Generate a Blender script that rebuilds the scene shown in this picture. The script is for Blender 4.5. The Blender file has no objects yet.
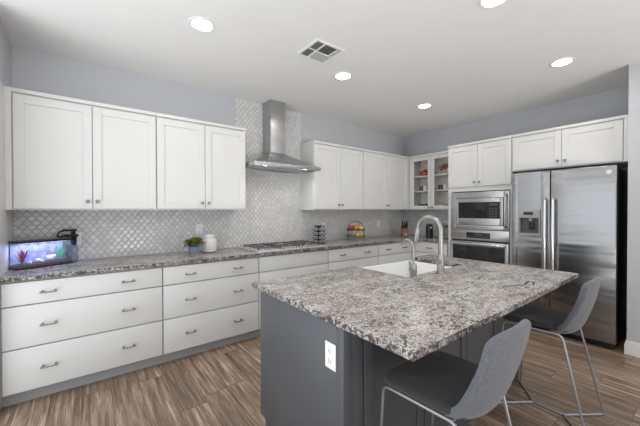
import bpy, bmesh, math, random
from mathutils import Vector, Matrix
random.seed(7)
S = bpy.context.scene
COL = S.collection
PI = math.pi

# ------------------------------------------------------------------ camera
YAW, PITCH, ROLL, F = 0.914, -0.0092, -0.0013, 301.16
fw = Vector((math.cos(PITCH)*math.cos(YAW), math.cos(PITCH)*math.sin(YAW), math.sin(PITCH)))
rt = fw.cross(Vector((0, 0, 1))).normalized()
up = rt.cross(fw)
r_ = rt*math.cos(ROLL) + up*math.sin(ROLL)
u_ = -rt*math.sin(ROLL) + up*math.cos(ROLL)
cd = bpy.data.cameras.new('camera')
cam = bpy.data.objects.new('camera', cd)
COL.objects.link(cam)
cam.matrix_world = Matrix(((r_.x, u_.x, -fw.x, -4.7618), (r_.y, u_.y, -fw.y, -3.5389), (r_.z, u_.z, -fw.z, 1.367), (0, 0, 0, 1)))
cd.sensor_width = 36.0
cd.lens = F/640*36.0
cd.clip_start = 0.02
S.camera = cam

# ------------------------------------------------------------------ world, daylight, exposure
w = bpy.data.worlds.new('world')
S.world = w
w.use_nodes = True
bg = w.node_tree.nodes['Background']
bg.inputs[0].default_value = (0.90, 0.95, 1.0, 1)
bg.inputs[1].default_value = 1.2
S.view_settings.view_transform = 'Standard'
S.view_settings.look = 'None'
S.view_settings.gamma = 1
S.view_settings.use_curve_mapping = False
S.view_settings.exposure = 0.55
LAMP_W = 2.2
HOOD_W = 2.2
def area(name, loc, rot, sx, sy, power, color, spread=180):
    l = bpy.data.lights.new(name, 'AREA')
    l.shape = 'RECTANGLE'; l.size = sx; l.size_y = sy; l.energy = power; l.color = color; l.spread = math.radians(spread)
    o = bpy.data.objects.new(name, l); COL.objects.link(o)
    o.location = loc; o.rotation_euler = rot
    return o
# unseen fill lamps, added and aimed up to brighten the ceiling
area('ceiling_fill_front', (-2.9, -7.35, 0.35), (PI/2+1.0, 0, 0), 2.3, 1.0, 78.0, (1.0, 0.98, 0.95), 120)
area('ceiling_fill_left', (-6.6, -2.65, 0.2), (PI/2+1.0, 0, -PI/2), 3.0, 1.2, 19.0, (1.0, 0.98, 0.95), 130)

# ------------------------------------------------------------------ node helpers
def new_mat(name):
    m = bpy.data.materials.new(name); m.use_nodes = True
    nt = m.node_tree
    return m, nt, nt.nodes['Principled BSDF']
def N(nt, typ, **kw):
    n = nt.nodes.new(typ)
    for k, v in kw.items(): setattr(n, k, v)
    return n
def MT(nt, op, a, b=None, c=None):
    n = nt.nodes.new('ShaderNodeMath'); n.operation = op
    for i, v in enumerate((a, b, c)):
        if v is None: continue
        if isinstance(v, (int, float)): n.inputs[i].default_value = v
        else: nt.links.new(v, n.inputs[i])
    return n.outputs[0]
def MIX(nt, fac, a, b, blend='MIX'):
    n = nt.nodes.new('ShaderNodeMix'); n.data_type = 'RGBA'; n.blend_type = blend
    for s, v in ((n.inputs[0], fac), (n.inputs[6], a), (n.inputs[7], b)):
        if isinstance(v, (int, float)): s.default_value = v
        elif isinstance(v, tuple): s.default_value = v if len(v) == 4 else v + (1,)
        else: nt.links.new(v, s)
    return n.outputs[2]
def RAMP(nt, fac, stops, interp='LINEAR'):
    n = nt.nodes.new('ShaderNodeValToRGB'); n.color_ramp.interpolation = interp
    e = n.color_ramp.elements
    while len(e) < len(stops): e.new(0.5)
    for k, (p, c) in enumerate(stops):
        e[k].position = p
        e[k].color = (c, c, c, 1) if isinstance(c, (int, float)) else tuple(c) + (1,)
    nt.links.new(fac, n.inputs[0])
    return n.outputs[0]
def COORD(nt, scale=(1, 1, 1), kind='Object', rot=(0, 0, 0)):
    t = nt.nodes.new('ShaderNodeTexCoord'); m = nt.nodes.new('ShaderNodeMapping')
    m.inputs['Scale'].default_value = scale; m.inputs['Rotation'].default_value = rot
    nt.links.new(t.outputs[kind], m.inputs[0])
    return m.outputs[0]
def NOISE(nt, vec, scale, detail=2, rough=0.5, dist=0):
    n = nt.nodes.new('ShaderNodeTexNoise')
    n.inputs['Scale'].default_value = scale; n.inputs['Detail'].default_value = detail
    n.inputs['Roughness'].default_value = rough; n.inputs['Distortion'].default_value = dist
    nt.links.new(vec, n.inputs['Vector'])
    return n.outputs['Fac']
def VOR(nt, vec, scale, out='Color', feature='F1'):
    n = nt.nodes.new('ShaderNodeTexVoronoi'); n.feature = feature
    n.inputs['Scale'].default_value = scale
    nt.links.new(vec, n.inputs['Vector'])
    return n.outputs[out]
def BUMP(nt, bs, h, strength, dist=0.01):
    b = nt.nodes.new('ShaderNodeBump')
    b.inputs['Strength'].default_value = strength; b.inputs['Distance'].default_value = dist
    nt.links.new(h, b.inputs['Height']); nt.links.new(b.outputs[0], bs.inputs['Normal'])

def plain(name, col, rough=0.5, metal=0.0, var=0.03, nscale=6.0, bump=0.0, bscale=200, coat=0, spec=0.5):
    m, nt, bs = new_mat(name)
    v = COORD(nt)
    n = NOISE(nt, v, nscale, 3)
    c0 = tuple(max(0, c*(1-var)) for c in col); c1 = tuple(min(1, c*(1+var)) for c in col)
    nt.links.new(RAMP(nt, n, [(0.3, c0), (0.7, c1)]), bs.inputs['Base Color'])
    bs.inputs['Roughness'].default_value = rough
    bs.inputs['Metallic'].default_value = metal
    bs.inputs['Specular IOR Level'].default_value = spec
    if coat: bs.inputs['Coat Weight'].default_value = coat
    if bump: BUMP(nt, bs, NOISE(nt, v, bscale, 2), bump, 0.002)
    return m

def glow(name, col, strength):
    m, nt, bs = new_mat(name)
    bs.inputs['Base Color'].default_value = col + (1,)
    bs.inputs['Emission Color'].default_value = col + (1,)
    bs.inputs['Emission Strength'].default_value = strength
    return m

def clear_glass(name, tint=(0.96, 0.98, 0.98), refl=1.0):
    m = bpy.data.materials.new(name); m.use_nodes = True
    nt = m.node_tree; nt.nodes.clear()
    o = N(nt, 'ShaderNodeOutputMaterial'); mx = N(nt, 'ShaderNodeMixShader')
    tr = N(nt, 'ShaderNodeBsdfTransparent'); gl = N(nt, 'ShaderNodeBsdfGlossy'); fr = N(nt, 'ShaderNodeLayerWeight')
    tr.inputs[0].default_value = tint + (1,)
    gl.inputs['Roughness'].default_value = 0.03
    fac = MT(nt, 'ADD', MT(nt, 'MULTIPLY', MT(nt, 'POWER', fr.outputs['Facing'], 4.0), 0.5), 0.03)
    nt.links.new(MT(nt, 'MULTIPLY', fac, refl), mx.inputs[0])
    nt.links.new(tr.outputs[0], mx.inputs[1]); nt.links.new(gl.outputs[0], mx.inputs[2])
    nt.links.new(mx.outputs[0], o.inputs[0])
    return m

def granite(name, dark=0.0, rough=0.26):
    """dark: share of extra dark flecks (on the slab edges they paint in shade)"""
    m, nt, bs = new_mat(name)
    v = COORD(nt)
    vs = COORD(nt, (1, 2.0, 1), rot=(0, 0, 0.6))
    big = NOISE(nt, vs, 2.6, 6, 0.66, 2.2)
    mid = NOISE(nt, v, 34, 6, 0.75, 0.25)
    base = RAMP(nt, big, [(0.32, (0.13, 0.105, 0.092)), (0.43, (0.26, 0.222, 0.20)), (0.52, (0.40, 0.365, 0.34)), (0.62, (0.56, 0.54, 0.52))])
    spk = VOR(nt, v, 190)
    sep = N(nt, 'ShaderNodeSeparateColor'); nt.links.new(spk, sep.inputs[0])
    c = MIX(nt, RAMP(nt, mid, [(0.47, 0.0), (0.66, 0.6)]), base, (0.60, 0.585, 0.57))
    c = MIX(nt, RAMP(nt, mid, [(0.30, 0.7), (0.46, 0.0)]), c, (0.13, 0.105, 0.092))
    # crystals: each cell picks its own mineral
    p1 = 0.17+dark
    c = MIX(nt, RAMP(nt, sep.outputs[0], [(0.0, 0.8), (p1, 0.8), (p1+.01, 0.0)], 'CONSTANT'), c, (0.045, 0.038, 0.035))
    c = MIX(nt, RAMP(nt, sep.outputs[1], [(0.0, 0.5), (0.17, 0.5), (0.18, 0.0)], 'CONSTANT'), c, (0.25, 0.19, 0.155))
    c = MIX(nt, RAMP(nt, sep.outputs[2], [(0.0, 0.0), (0.82, 0.65)], 'CONSTANT'), c, (0.70, 0.69, 0.68))
    fleck = VOR(nt, v, 75)
    s2 = N(nt, 'ShaderNodeSeparateColor'); nt.links.new(fleck, s2.inputs[0])
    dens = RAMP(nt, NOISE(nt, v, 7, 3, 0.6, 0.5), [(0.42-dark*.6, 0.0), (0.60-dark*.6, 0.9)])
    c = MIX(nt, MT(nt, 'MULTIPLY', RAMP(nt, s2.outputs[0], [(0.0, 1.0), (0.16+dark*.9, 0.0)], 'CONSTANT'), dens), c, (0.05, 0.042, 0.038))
    nt.links.new(c, bs.inputs['Base Color'])
    bs.inputs['Roughness'].default_value = rough
    bs.inputs['Specular IOR Level'].default_value = 0.35
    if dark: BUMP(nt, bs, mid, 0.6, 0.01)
    return m

def floor_mat(name):
    m, nt, bs = new_mat(name)
    t = N(nt, 'ShaderNodeTexCoord'); sx = N(nt, 'ShaderNodeSeparateXYZ')
    nt.links.new(t.outputs['Object'], sx.inputs[0])
    X, Y = sx.outputs[0], sx.outputs[1]
    PW, PL = 0.178, 1.22
    xr = MT(nt, 'DIVIDE', X, PW); row = MT(nt, 'FLOOR', xr)
    wn = N(nt, 'ShaderNodeTexWhiteNoise', noise_dimensions='1D'); nt.links.new(row, wn.inputs['W'])
    yy = MT(nt, 'ADD', MT(nt, 'DIVIDE', Y, PL), wn.outputs['Value']); pl = MT(nt, 'FLOOR', yy)
    cb = N(nt, 'ShaderNodeCombineXYZ'); nt.links.new(row, cb.inputs[0]); nt.links.new(pl, cb.inputs[1])
    w2 = N(nt, 'ShaderNodeTexWhiteNoise', noise_dimensions='3D'); nt.links.new(cb.outputs[0], w2.inputs['Vector'])
    # grain, shifted per plank
    off = N(nt, 'ShaderNodeCombineXYZ'); nt.links.new(MT(nt, 'MULTIPLY', w2.outputs['Value'], 37.0), off.inputs[2])
    nt.links.new(MT(nt, 'MULTIPLY', X, 1.0), off.inputs[0]); nt.links.new(MT(nt, 'MULTIPLY', Y, 0.048), off.inputs[1])
    g = NOISE(nt, off.outputs[0], 36, 6, 0.72, 0.35)
    g2 = NOISE(nt, off.outputs[0], 75, 3, 0.6, 0.2)
    c = RAMP(nt, g, [(0.31, (0.055, 0.035, 0.024)), (0.45, (0.122, 0.083, 0.058)), (0.56, (0.205, 0.150, 0.110)), (0.68, (0.36, 0.29, 0.232))])
    c = MIX(nt, RAMP(nt, g2, [(0.35, 0.5), (0.6, 0.0)]), c, (0.085, 0.055, 0.038))
    br = MT(nt, 'ADD', MT(nt, 'MULTIPLY', w2.outputs['Value'], 0.75), 1.48)
    hsv = N(nt, 'ShaderNodeHueSaturation'); nt.links.new(br, hsv.inputs['Value']); nt.links.new(c, hsv.inputs['Color'])
    fx = MT(nt, 'FRACT', xr); fy = MT(nt, 'FRACT', yy)
    ex = MT(nt, 'MINIMUM', fx, MT(nt, 'SUBTRACT', 1.0, fx)); ey = MT(nt, 'MINIMUM', fy, MT(nt, 'SUBTRACT', 1.0, fy))
    seam = MT(nt, 'MAXIMUM', MT(nt, 'LESS_THAN', ex, 0.011), MT(nt, 'LESS_THAN', ey, 0.0018))
    c = MIX(nt, MT(nt, 'MULTIPLY', seam, 0.75), hsv.outputs[0], (0.03, 0.02, 0.015))
    nt.links.new(c, bs.inputs['Base Color'])
    bs.inputs['Roughness'].default_value = 0.36
    BUMP(nt, bs, MT(nt, 'SUBTRACT', g, MT(nt, 'MULTIPLY', seam, 0.6)), 0.15, 0.004)
    return m

def tile_mat(name):
    m, nt, bs = new_mat(name)
    t = N(nt, 'ShaderNodeTexCoord'); sx = N(nt, 'ShaderNodeSeparateXYZ')
    nt.links.new(t.outputs['Object'], sx.inputs[0])
    TW, TH = 0.056, 0.072
    u = MT(nt, 'DIVIDE', MT(nt, 'ADD', sx.outputs[0], sx.outputs[1]), TW)
    v = MT(nt, 'DIVIDE', sx.outputs[2], TH)
    du = MT(nt, 'MULTIPLY', MT(nt, 'ABSOLUTE', MT(nt, 'SUBTRACT', u, MT(nt, 'ROUND', u))), 2.0)
    g = MT(nt, 'ADD', MT(nt, 'MULTIPLY', MT(nt, 'COSINE', MT(nt, 'MULTIPLY', v, 2*PI)), 0.5), 0.5)
    f = MT(nt, 'SUBTRACT', g, du)
    d = MT(nt, 'ABSOLUTE', f)
    inside = RAMP(nt, d, [(0.10, 0.0), (0.22, 1.0)])
    # tone per tile
    inA = MT(nt, 'GREATER_THAN', f, 0.0)
    ia = MT(nt, 'ADD', MT(nt, 'ROUND', u), MT(nt, 'MULTIPLY', MT(nt, 'ROUND', v), 57.0))
    ib = MT(nt, 'ADD', MT(nt, 'ADD', MT(nt, 'FLOOR', u), 0.37), MT(nt, 'MULTIPLY', MT(nt, 'FLOOR', v), 91.0))
    idn = MT(nt, 'ADD', MT(nt, 'MULTIPLY', inA, ia), MT(nt, 'MULTIPLY', MT(nt, 'SUBTRACT', 1.0, inA), ib))
    wn = N(nt, 'ShaderNodeTexWhiteNoise', noise_dimensions='1D'); nt.links.new(idn, wn.inputs['W'])
    tile = RAMP(nt, wn.outputs['Value'], [(0.0, (0.62, 0.615, 0.61)), (1.0, (0.74, 0.735, 0.73))])
    c = MIX(nt, inside, (0.47, 0.46, 0.46), tile)
    nt.links.new(c, bs.inputs['Base Color'])
    nt.links.new(RAMP(nt, inside, [(0.0, 0.7), (1.0, 0.14)]), bs.inputs['Roughness'])
    BUMP(nt, bs, RAMP(nt, d, [(0.06, 0.0), (0.5, 1.0)], 'EASE'), 0.55, 0.006)
    return m

def steel(name, base=0.55, rough=0.27, axis=0):
    m, nt, bs = new_mat(name)
    sc = [3, 3, 3]; sc[2] = 420
    if axis == 2: sc = [420, 420, 3]
    n = NOISE(nt, COORD(nt, tuple(sc)), 1.0, 2)
    nt.links.new(RAMP(nt, n, [(0.3, (base*.985, base*.985, base*.99)), (0.7, (base*1.01, base*1.01, base*1.01))]), bs.inputs['Base Color'])
    bs.inputs['Metallic'].default_value = 1.0
    bs.inputs['Roughness'].default_value = rough
    bs.inputs['Anisotropic'].default_value = 0.4
    wave = NOISE(nt, COORD(nt, (0.35, 0.35, 2.6)), 2.2, 2)
    BUMP(nt, bs, wave, 0.22, 0.05)
    return m

def fabric(name, col, var=0.38):
    m, nt, bs = new_mat(name)
    a = NOISE(nt, COORD(nt, (260, 260, 40)), 1.0, 3, 0.7)
    b = NOISE(nt, COORD(nt, (60, 60, 320)), 1.0, 3, 0.7)
    h = MT(nt, 'MULTIPLY', MT(nt, 'ADD', a, b), 0.5)
    nt.links.new(RAMP(nt, h, [(0.35, tuple(c*(1-var) for c in col)), (0.65, tuple(c*(1+var) for c in col))]), bs.inputs['Base Color'])
    bs.inputs['Roughness'].default_value = 0.9
    bs.inputs['Sheen Weight'].default_value = 0.2
    BUMP(nt, bs, h, 0.4, 0.002)
    return m

def water_mat(name):
    m, nt, bs = new_mat(name)
    n = NOISE(nt, COORD(nt), 22, 3, 0.6)
    nt.links.new(RAMP(nt, n, [(0.35, (0.16, 0.18, 0.55)), (0.65, (0.42, 0.43, 0.85))]), bs.inputs['Base Color'])
    bs.inputs['Roughness'].default_value = 0.4
    return m

M = dict(
    wall=plain('wall_paint', (0.53, 0.54, 0.565), 0.85, var=0.01, bump=0.12, bscale=160),
    ceil=plain('ceiling_paint', (0.80, 0.80, 0.795), 0.9, var=0.01, bump=0.1, bscale=120),
    trim=plain('white_trim_paint', (0.80, 0.80, 0.80), 0.4, var=0.01),
    cab=plain('white_cabinet_paint', (0.69, 0.688, 0.675), 0.38, var=0.012, nscale=3),
    cabin=plain('cabinet_interior', (0.86, 0.81, 0.72), 0.5, var=0.02),
    grey=plain('grey_cabinet_paint', (0.079, 0.083, 0.091), 0.42, var=0.03, nscale=3),
    toe=plain('light_grey_cabinet_paint', (0.40, 0.405, 0.41), 0.45, var=0.02),
    granite=granite('granite'), edge_shade=granite('granite_shaded_edge', 0.32, 0.5), floor=floor_mat('wood_plank_floor'), tile=tile_mat('lantern_tile'),
    steel=steel('brushed_steel', 0.50, 0.27), steelv=steel('brushed_steel_door', 0.34, 0.24, 0),
    tray=plain('satin_steel_tray', (0.80, 0.80, 0.81), 0.42, 0.85, 0.02),
    hood=steel('hood_steel', 0.48, 0.37),
    bright=plain('bright_steel', (0.74, 0.74, 0.75), 0.26, 1.0, 0.02),
    chrome=plain('satin_nickel', (0.40, 0.39, 0.375), 0.36, 1.0, 0.03),
    pull=plain('pewter_pull', (0.30, 0.29, 0.28), 0.3, 1.0, 0.1, 60),
    frame=plain('stool_metal', (0.40, 0.41, 0.43), 0.38, 0.85, 0.02),
    black=plain('black_plastic', (0.012, 0.012, 0.013), 0.35, var=0.1),
    blackm=plain('matte_black', (0.02, 0.02, 0.021), 0.6, var=0.1),
    iron=plain('cast_iron', (0.14, 0.14, 0.145), 0.32, 0.6, 0.15, 40),
    bglass=plain('black_glass', (0.014, 0.014, 0.015), 0.06, var=0.02),
    keys=plain('grey_keypad', (0.10, 0.10, 0.105), 0.3, var=0.2, nscale=90),
    dgrey=plain('dark_grey_plastic', (0.12, 0.12, 0.125), 0.4, var=0.05),
    lgrey=plain('light_grey_plastic', (0.42, 0.42, 0.43), 0.35, var=0.03),
    white=plain('white_plastic', (0.82, 0.82, 0.81), 0.35, var=0.01),
    porc=plain('white_porcelain', (0.86, 0.86, 0.85), 0.12, var=0.01, coat=0.4),
    slot=plain('dark_slot', (0.05, 0.05, 0.05), 0.6, var=0.05),
    fab=fabric('light_grey_weave', (0.124, 0.129, 0.150)),
    seat=fabric('charcoal_weave', (0.033, 0.032, 0.031), 0.2),
    lamp=glow('lamp_diffuser', (1.0, 0.97, 0.92), 14.0),
    hoodlamp=glow('hood_lamp', (1.0, 0.96, 0.9), 10.0),
    tanklamp=glow('tank_lamp', (0.80, 0.84, 1.0), 3.0),
    glass=clear_glass('clear_glass'),
    cabglass=clear_glass('cabinet_glass', (0.98, 0.985, 0.98), 0.5),
    tint=clear_glass('smoky_clear_plastic', (0.74, 0.76, 0.80), 0.6),
    pink=clear_glass('pink_glass', (0.93, 0.72, 0.70)),
    water=clear_glass('blue_water', (0.62, 0.70, 1.0), 0.4),
    tankback=water_mat('tank_background'),
    gravel=plain('dark_gravel', (0.09, 0.075, 0.075), 0.8, var=0.8, nscale=160),
    coral=plain('white_coral', (0.85, 0.83, 0.88), 0.7, var=0.08, nscale=60, bump=0.5, bscale=90),
    redleaf=plain('red_leaf', (0.35, 0.08, 0.07), 0.5, var=0.3, nscale=50),
    green=plain('green_leaf', (0.20, 0.32, 0.07), 0.5, var=0.5, nscale=40),
    lime=plain('yellow_green_leaf', (0.48, 0.50, 0.18), 0.5, var=0.35, nscale=40),
    neon=plain('bright_green_plastic', (0.10, 0.55, 0.20), 0.4, var=0.2),
    stem=plain('brown_stem', (0.14, 0.10, 0.05), 0.7),
    blue=plain('blue_grey_ceramic', (0.20, 0.25, 0.36), 0.35, var=0.05),
    tan=plain('tan_cork', (0.42, 0.29, 0.19), 0.7, var=0.1, nscale=50),
    cer=plain('white_ceramic', (0.80, 0.79, 0.77), 0.25, var=0.02),
    orange=plain('orange_peel', (0.75, 0.24, 0.04), 0.45, var=0.12, nscale=30, bump=0.3, bscale=250),
    red=plain('red_fruit_skin', (0.50, 0.06, 0.035), 0.3, var=0.35, nscale=18),
    yellow=plain('yellow_peel', (0.80, 0.55, 0.05), 0.45, var=0.1, nscale=30),
    spice=plain('brown_spice', (0.30, 0.16, 0.07), 0.8, var=0.3, nscale=60),
    block=plain('reddish_wood', (0.17, 0.07, 0.045), 0.4, var=0.25, nscale=25),
    redcer=plain('red_ceramic', (0.55, 0.05, 0.05), 0.2, var=0.1),
    plate=plain('dark_blue_dish', (0.05, 0.055, 0.08), 0.2, var=0.1),
    brown=plain('brown_mug', (0.16, 0.10, 0.08), 0.3, var=0.1),
    vein=plain('dark_mineral_vein', (0.035, 0.03, 0.03), 0.15, var=0.3, nscale=60),
)

# ------------------------------------------------------------------ mesh helpers
def bm_new(): return bmesh.new()
def box(bm, x0, x1, y0, y1, z0, z1, bev=0.0, seg=2):
    vs = [bm.verts.new((x, y, z)) for z in (z0, z1) for y in (y0, y1) for x in (x0, x1)]
    idx = ((0, 2, 3, 1), (4, 5, 7, 6), (0, 1, 5, 4), (2, 6, 7, 3), (0, 4, 6, 2), (1, 3, 7, 5))
    fs = [bm.faces.new([vs[i] for i in f]) for f in idx]
    if bev:
        es = list({e for f in fs for e in f.edges})
        bmesh.ops.bevel(bm, geom=es, offset=bev, segments=seg, profile=0.6, affect='EDGES', clamp_overlap=True)
    return bm
def lathe(bm, prof, c=(0, 0, 0), n=24, axis='z'):
    rings = []
    def mp(r, a, h):
        p = (r*math.cos(a), r*math.sin(a), h)
        if axis == 'y': p = (p[0], p[2], p[1])
        if axis == 'x': p = (p[2], p[0], p[1])
        return (c[0]+p[0], c[1]+p[1], c[2]+p[2])
    for r, h in prof:
        if r < 1e-6: rings.append([bm.verts.new(mp(0, 0, h))])
        else: rings.append([bm.verts.new(mp(r, 2*PI*k/n, h)) for k in range(n)])
    for a, b in zip(rings, rings[1:]):
        for k in range(n):
            k2 = (k+1) % n
            if len(a) == 1 and len(b) == 1: continue
            if len(a) == 1: bm.faces.new((a[0], b[k2], b[k]))
            elif len(b) == 1: bm.faces.new((a[k], a[k2], b[0]))
            else: bm.faces.new((a[k], a[k2], b[k2], b[k]))
    return bm
def cyl(bm, c, r, h, n=20, axis='z', r2=None, bev=0.0):
    r2 = r if r2 is None else r2
    if bev: return lathe(bm, [(0, 0), (r-bev, 0), (r, bev), (r2, h-bev), (r2-bev, h), (0, h)], c, n, axis)
    return lathe(bm, [(0, 0), (r, 0), (r2, h), (0, h)], c, n, axis)
def ball(bm, c, r, n=14, sq=1.0):
    k = n//2
    return lathe(bm, [(r*math.sin(PI*i/k), -r*sq*math.cos(PI*i/k)) for i in range(k+1)], c, n)
def tube(bm, pts, r, n=10, closed=False, rads=None):
    pts = [Vector(p) for p in pts]
    rings = []; prev = None; L = len(pts)
    for i, p in enumerate(pts):
        a = pts[(i-1) % L] if (closed or i) else p
        b = pts[(i+1) % L] if (closed or i < L-1) else p
        t = (b-a).normalized()
        if prev is None:
            ref = Vector((0, 0, 1)) if abs(t.z) < 0.9 else Vector((1, 0, 0))
            nn = t.cross(ref).normalized()
        else:
            nn = (prev - t*prev.dot(t)).normalized()
        prev = nn; bb = t.cross(nn)
        rr = rads[i] if rads else r
        rings.append([bm.verts.new(p + (nn*math.cos(2*PI*k/n) + bb*math.sin(2*PI*k/n))*rr) for k in range(n)])
    pairs = list(zip(rings, rings[1:])) + ([(rings[-1], rings[0])] if closed else [])
    for a, b in pairs:
        for k in range(n): bm.faces.new((a[k], a[(k+1) % n], b[(k+1) % n], b[k]))
    if not closed:
        bm.faces.new(rings[0][::-1]); bm.faces.new(rings[-1])
    return bm
def rounded(pts, rad, n=5):
    pts = [Vector(p) for p in pts]; out = [pts[0]]
    for a, p, b in zip(pts, pts[1:], pts[2:]):
        d0 = (a-p); d1 = (b-p); k = min(rad, d0.length*.45, d1.length*.45)
        s = p + d0.normalized()*k; e = p + d1.normalized()*k
        for i in range(n+1):
            t = i/n; out.append(s*(1-t)**2 + p*2*t*(1-t) + e*t*t)
    out.append(pts[-1]); return out
def prism(bm, poly, z0, z1, bev=0.0):
    a = [bm.verts.new((x, y, z0)) for x, y in poly]; b = [bm.verts.new((x, y, z1)) for x, y in poly]
    fs = [bm.faces.new(a[::-1]), bm.faces.new(b)]
    n = len(poly)
    for k in range(n): fs.append(bm.faces.new((a[k], a[(k+1) % n], b[(k+1) % n], b[k])))
    if bev:
        es = [e for f in fs[:2] for e in f.edges]
        bmesh.ops.bevel(bm, geom=es, offset=bev, segments=2, profile=0.6, affect='EDGES')
    return bm
def obj(name, bm, mat, parent=None, loc=None, rz=0, smooth=True, label=None):
    bmesh.ops.recalc_face_normals(bm, faces=bm.faces[:])
    me = bpy.data.meshes.new(name); bm.to_mesh(me); bm.free()
    if smooth:
        for p in me.polygons: p.use_smooth = True
        me.set_sharp_from_angle(angle=math.radians(35))
    me.materials.append(M[mat] if isinstance(mat, str) else mat)
    o = bpy.data.objects.new(name, me); COL.objects.link(o)
    if parent: o.parent = parent
    if loc: o.location = loc
    if rz: o.rotation_euler = (0, 0, rz)
    if label: o['label'] = label
    return o
def tag(o, label, cat, group=None):
    o['label'] = label; o['category'] = cat
    if group: o['group'] = group
    return o
def thing(name, label, cat, loc=(0, 0, 0), rz=0, group=None):
    o = bpy.data.objects.new(name, None); COL.objects.link(o)
    o.empty_display_size = 0.1; o.location = loc; o.rotation_euler = (0, 0, rz)
    return tag(o, label, cat, group)
def struct(name, bm, mat):
    o = obj(name, bm, mat, smooth=False); o['kind'] = 'structure'; return o
def kids(o): return [c for c in bpy.data.objects if c.parent == o]
def copy_tree(o, parent=None):
    c = o.copy(); COL.objects.link(c)
    if parent: c.parent = parent
    for ch in kids(o): copy_tree(ch, c)
    return c
def dup(o, label, loc, rz=None):
    c = copy_tree(o); c.location = loc
    if rz is not None: c.rotation_euler = (0, 0, rz)
    c['label'] = label
    return c

# ------------------------------------------------------------------ the room
HC = 2.737; LW = -5.25; YB = -7.5; PX = -0.72; PY = -3.06
struct('floor', box(bm_new(), LW-.15, 0.15, YB, 0.15, -0.1, 0), 'floor')
struct('ceiling', box(bm_new(), LW-.15, 0.15, YB, 0.15, HC, HC+.1), 'ceil')
struct('wall_back', box(bm_new(), LW-.15, 0.15, 0, 0.15, 0, HC), 'wall')
struct('wall_right', box(bm_new(), 0, 0.15, PY, 0, 0, HC), 'wall')
b = bm_new()
box(b, LW-.15, -4.1, YB-.15, YB, 0, HC); box(b, -1.7, 0.15, YB-.15, YB, 0, HC); box(b, -4.1, -1.7, YB-.15, YB, 2.15, HC)
struct('wall_front_added_unseen', b, 'wall')   # unseen wall behind the camera, added with a small doorway to dim the light
b = bm_new(); box(b, LW-.15, LW, -.70, 0, 0, HC); box(b, LW-.15, LW, YB, -4.3, 0, HC)
struct('wall_left_stub_and_unseen_stretch', b, 'wall')   # stub and an unseen far stretch, the opening between them shaped for the light
struct('wall_alcove', box(bm_new(), PX, 0.15, YB, PY, 0, HC), 'wall')
struct('trim_1', box(bm_new(), LW, LW+.0018, -.70, 0, 0, 2.292), 'cab')   # white panel lining the left wall beside the cabinets
b = bm_new()
box(b, PX-.014, PX, YB, PY+.014, 0, 0.095); box(b, PX-.010, PX, YB, PY+.010, 0.095, 0.118, 0.003); box(b, PX-.006, PX, YB, PY+.006, 0.118, 0.132, 0.002)
box(b, PX, PX+.3, PY, PY+.014, 0, 0.095); box(b, PX, PX+.3, PY, PY+.010, 0.095, 0.118, 0.003)
struct('baseboard_right', b, 'trim')

# ------------------------------------------------------------------ backsplash
b = bm_new()
T = 0.010
box(b, LW+.002, -3.335, -T, 0, 0.915, 1.3705); box(b, -3.335, -2.375, -T, 0, 0.915, HC-.002); box(b, -2.375, -.001, -T, 0, 0.915, 1.3705)
box(b, -T, 0, -1.195, -T, 0.915, 1.3705)
tag(obj('tile_backsplash', b, 'tile', smooth=False), 'pale grey lantern-shaped mosaic tile backsplash running behind the counters and up behind the hood', 'backsplash')

# ------------------------------------------------------------------ cabinet builders (local: x along the run, front faces -y, z up)
def knob(parent, x, y, z):
    b = bm_new()
    lathe(b, [(0, 0), (0.006, 0), (0.005, 0.010), (0.009, 0.014), (0.015, 0.018), (0.015, 0.023), (0.010, 0.028), (0, 0.029)], (0, 0, 0), 16, 'y')
    for v in b.verts: v.co.y = -v.co.y
    return obj('knob', b, 'pull', parent, (x, y, z))
def pull(parent, x, y, z):
    b = bm_new(); W = 0.037
    pts = [(-W + 2*W*i/12, -0.030 - 0.004*math.sin(PI*i/12), -0.003*math.sin(PI*i/12)) for i in range(13)]
    rads = [0.0075, 0.0075, 0.005, 0.0045, 0.0065, 0.0045, 0.004, 0.0045, 0.0065, 0.0045, 0.005, 0.0075, 0.0075]
    tube(b, pts, 0.006, 8, rads=rads)
    for s in (-1, 1):
        tube(b, [(s*W*.93, 0.0, 0), (s*W*.93, -0.030, 0)], 0.005, 8, rads=[0.009, 0.0055])
        ball(b, (s*(W+.004), -0.030, 0), 0.0085, 8)
    return obj('pull', b, 'pull', parent, (x, y, z))
def shaker(parent, x0, x1, z0, z1, y, fr=0.062, glass=False, mat='cab', name='door'):
    """door whose back sits at y and whose face is at y-0.02"""
    b = bm_new(); t = 0.020
    box(b, x0, x0+fr, y-t, y, z0, z1, 0.0015, 1); box(b, x1-fr, x1, y-t, y, z0, z1, 0.0015, 1)
    box(b, x0+fr, x1-fr, y-t, y, z0, z0+fr, 0.0015, 1); box(b, x0+fr, x1-fr, y-t, y, z1-fr, z1, 0.0015, 1)
    if not glass: box(b, x0+fr-.002, x1-fr+.002, y-t+.009, y-.001, z0+fr-.002, z1-fr+.002)
    d = obj(name, b, mat, parent)
    if glass:
        g = bm_new(); box(g, x0+fr-.004, x1-fr+.004, y-.012, y-.008, z0+fr-.004, z1-fr+.004)
        obj('glass_pane', g, 'cabglass', d, label='clear glass pane')
    return d
DP = 0.315
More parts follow.
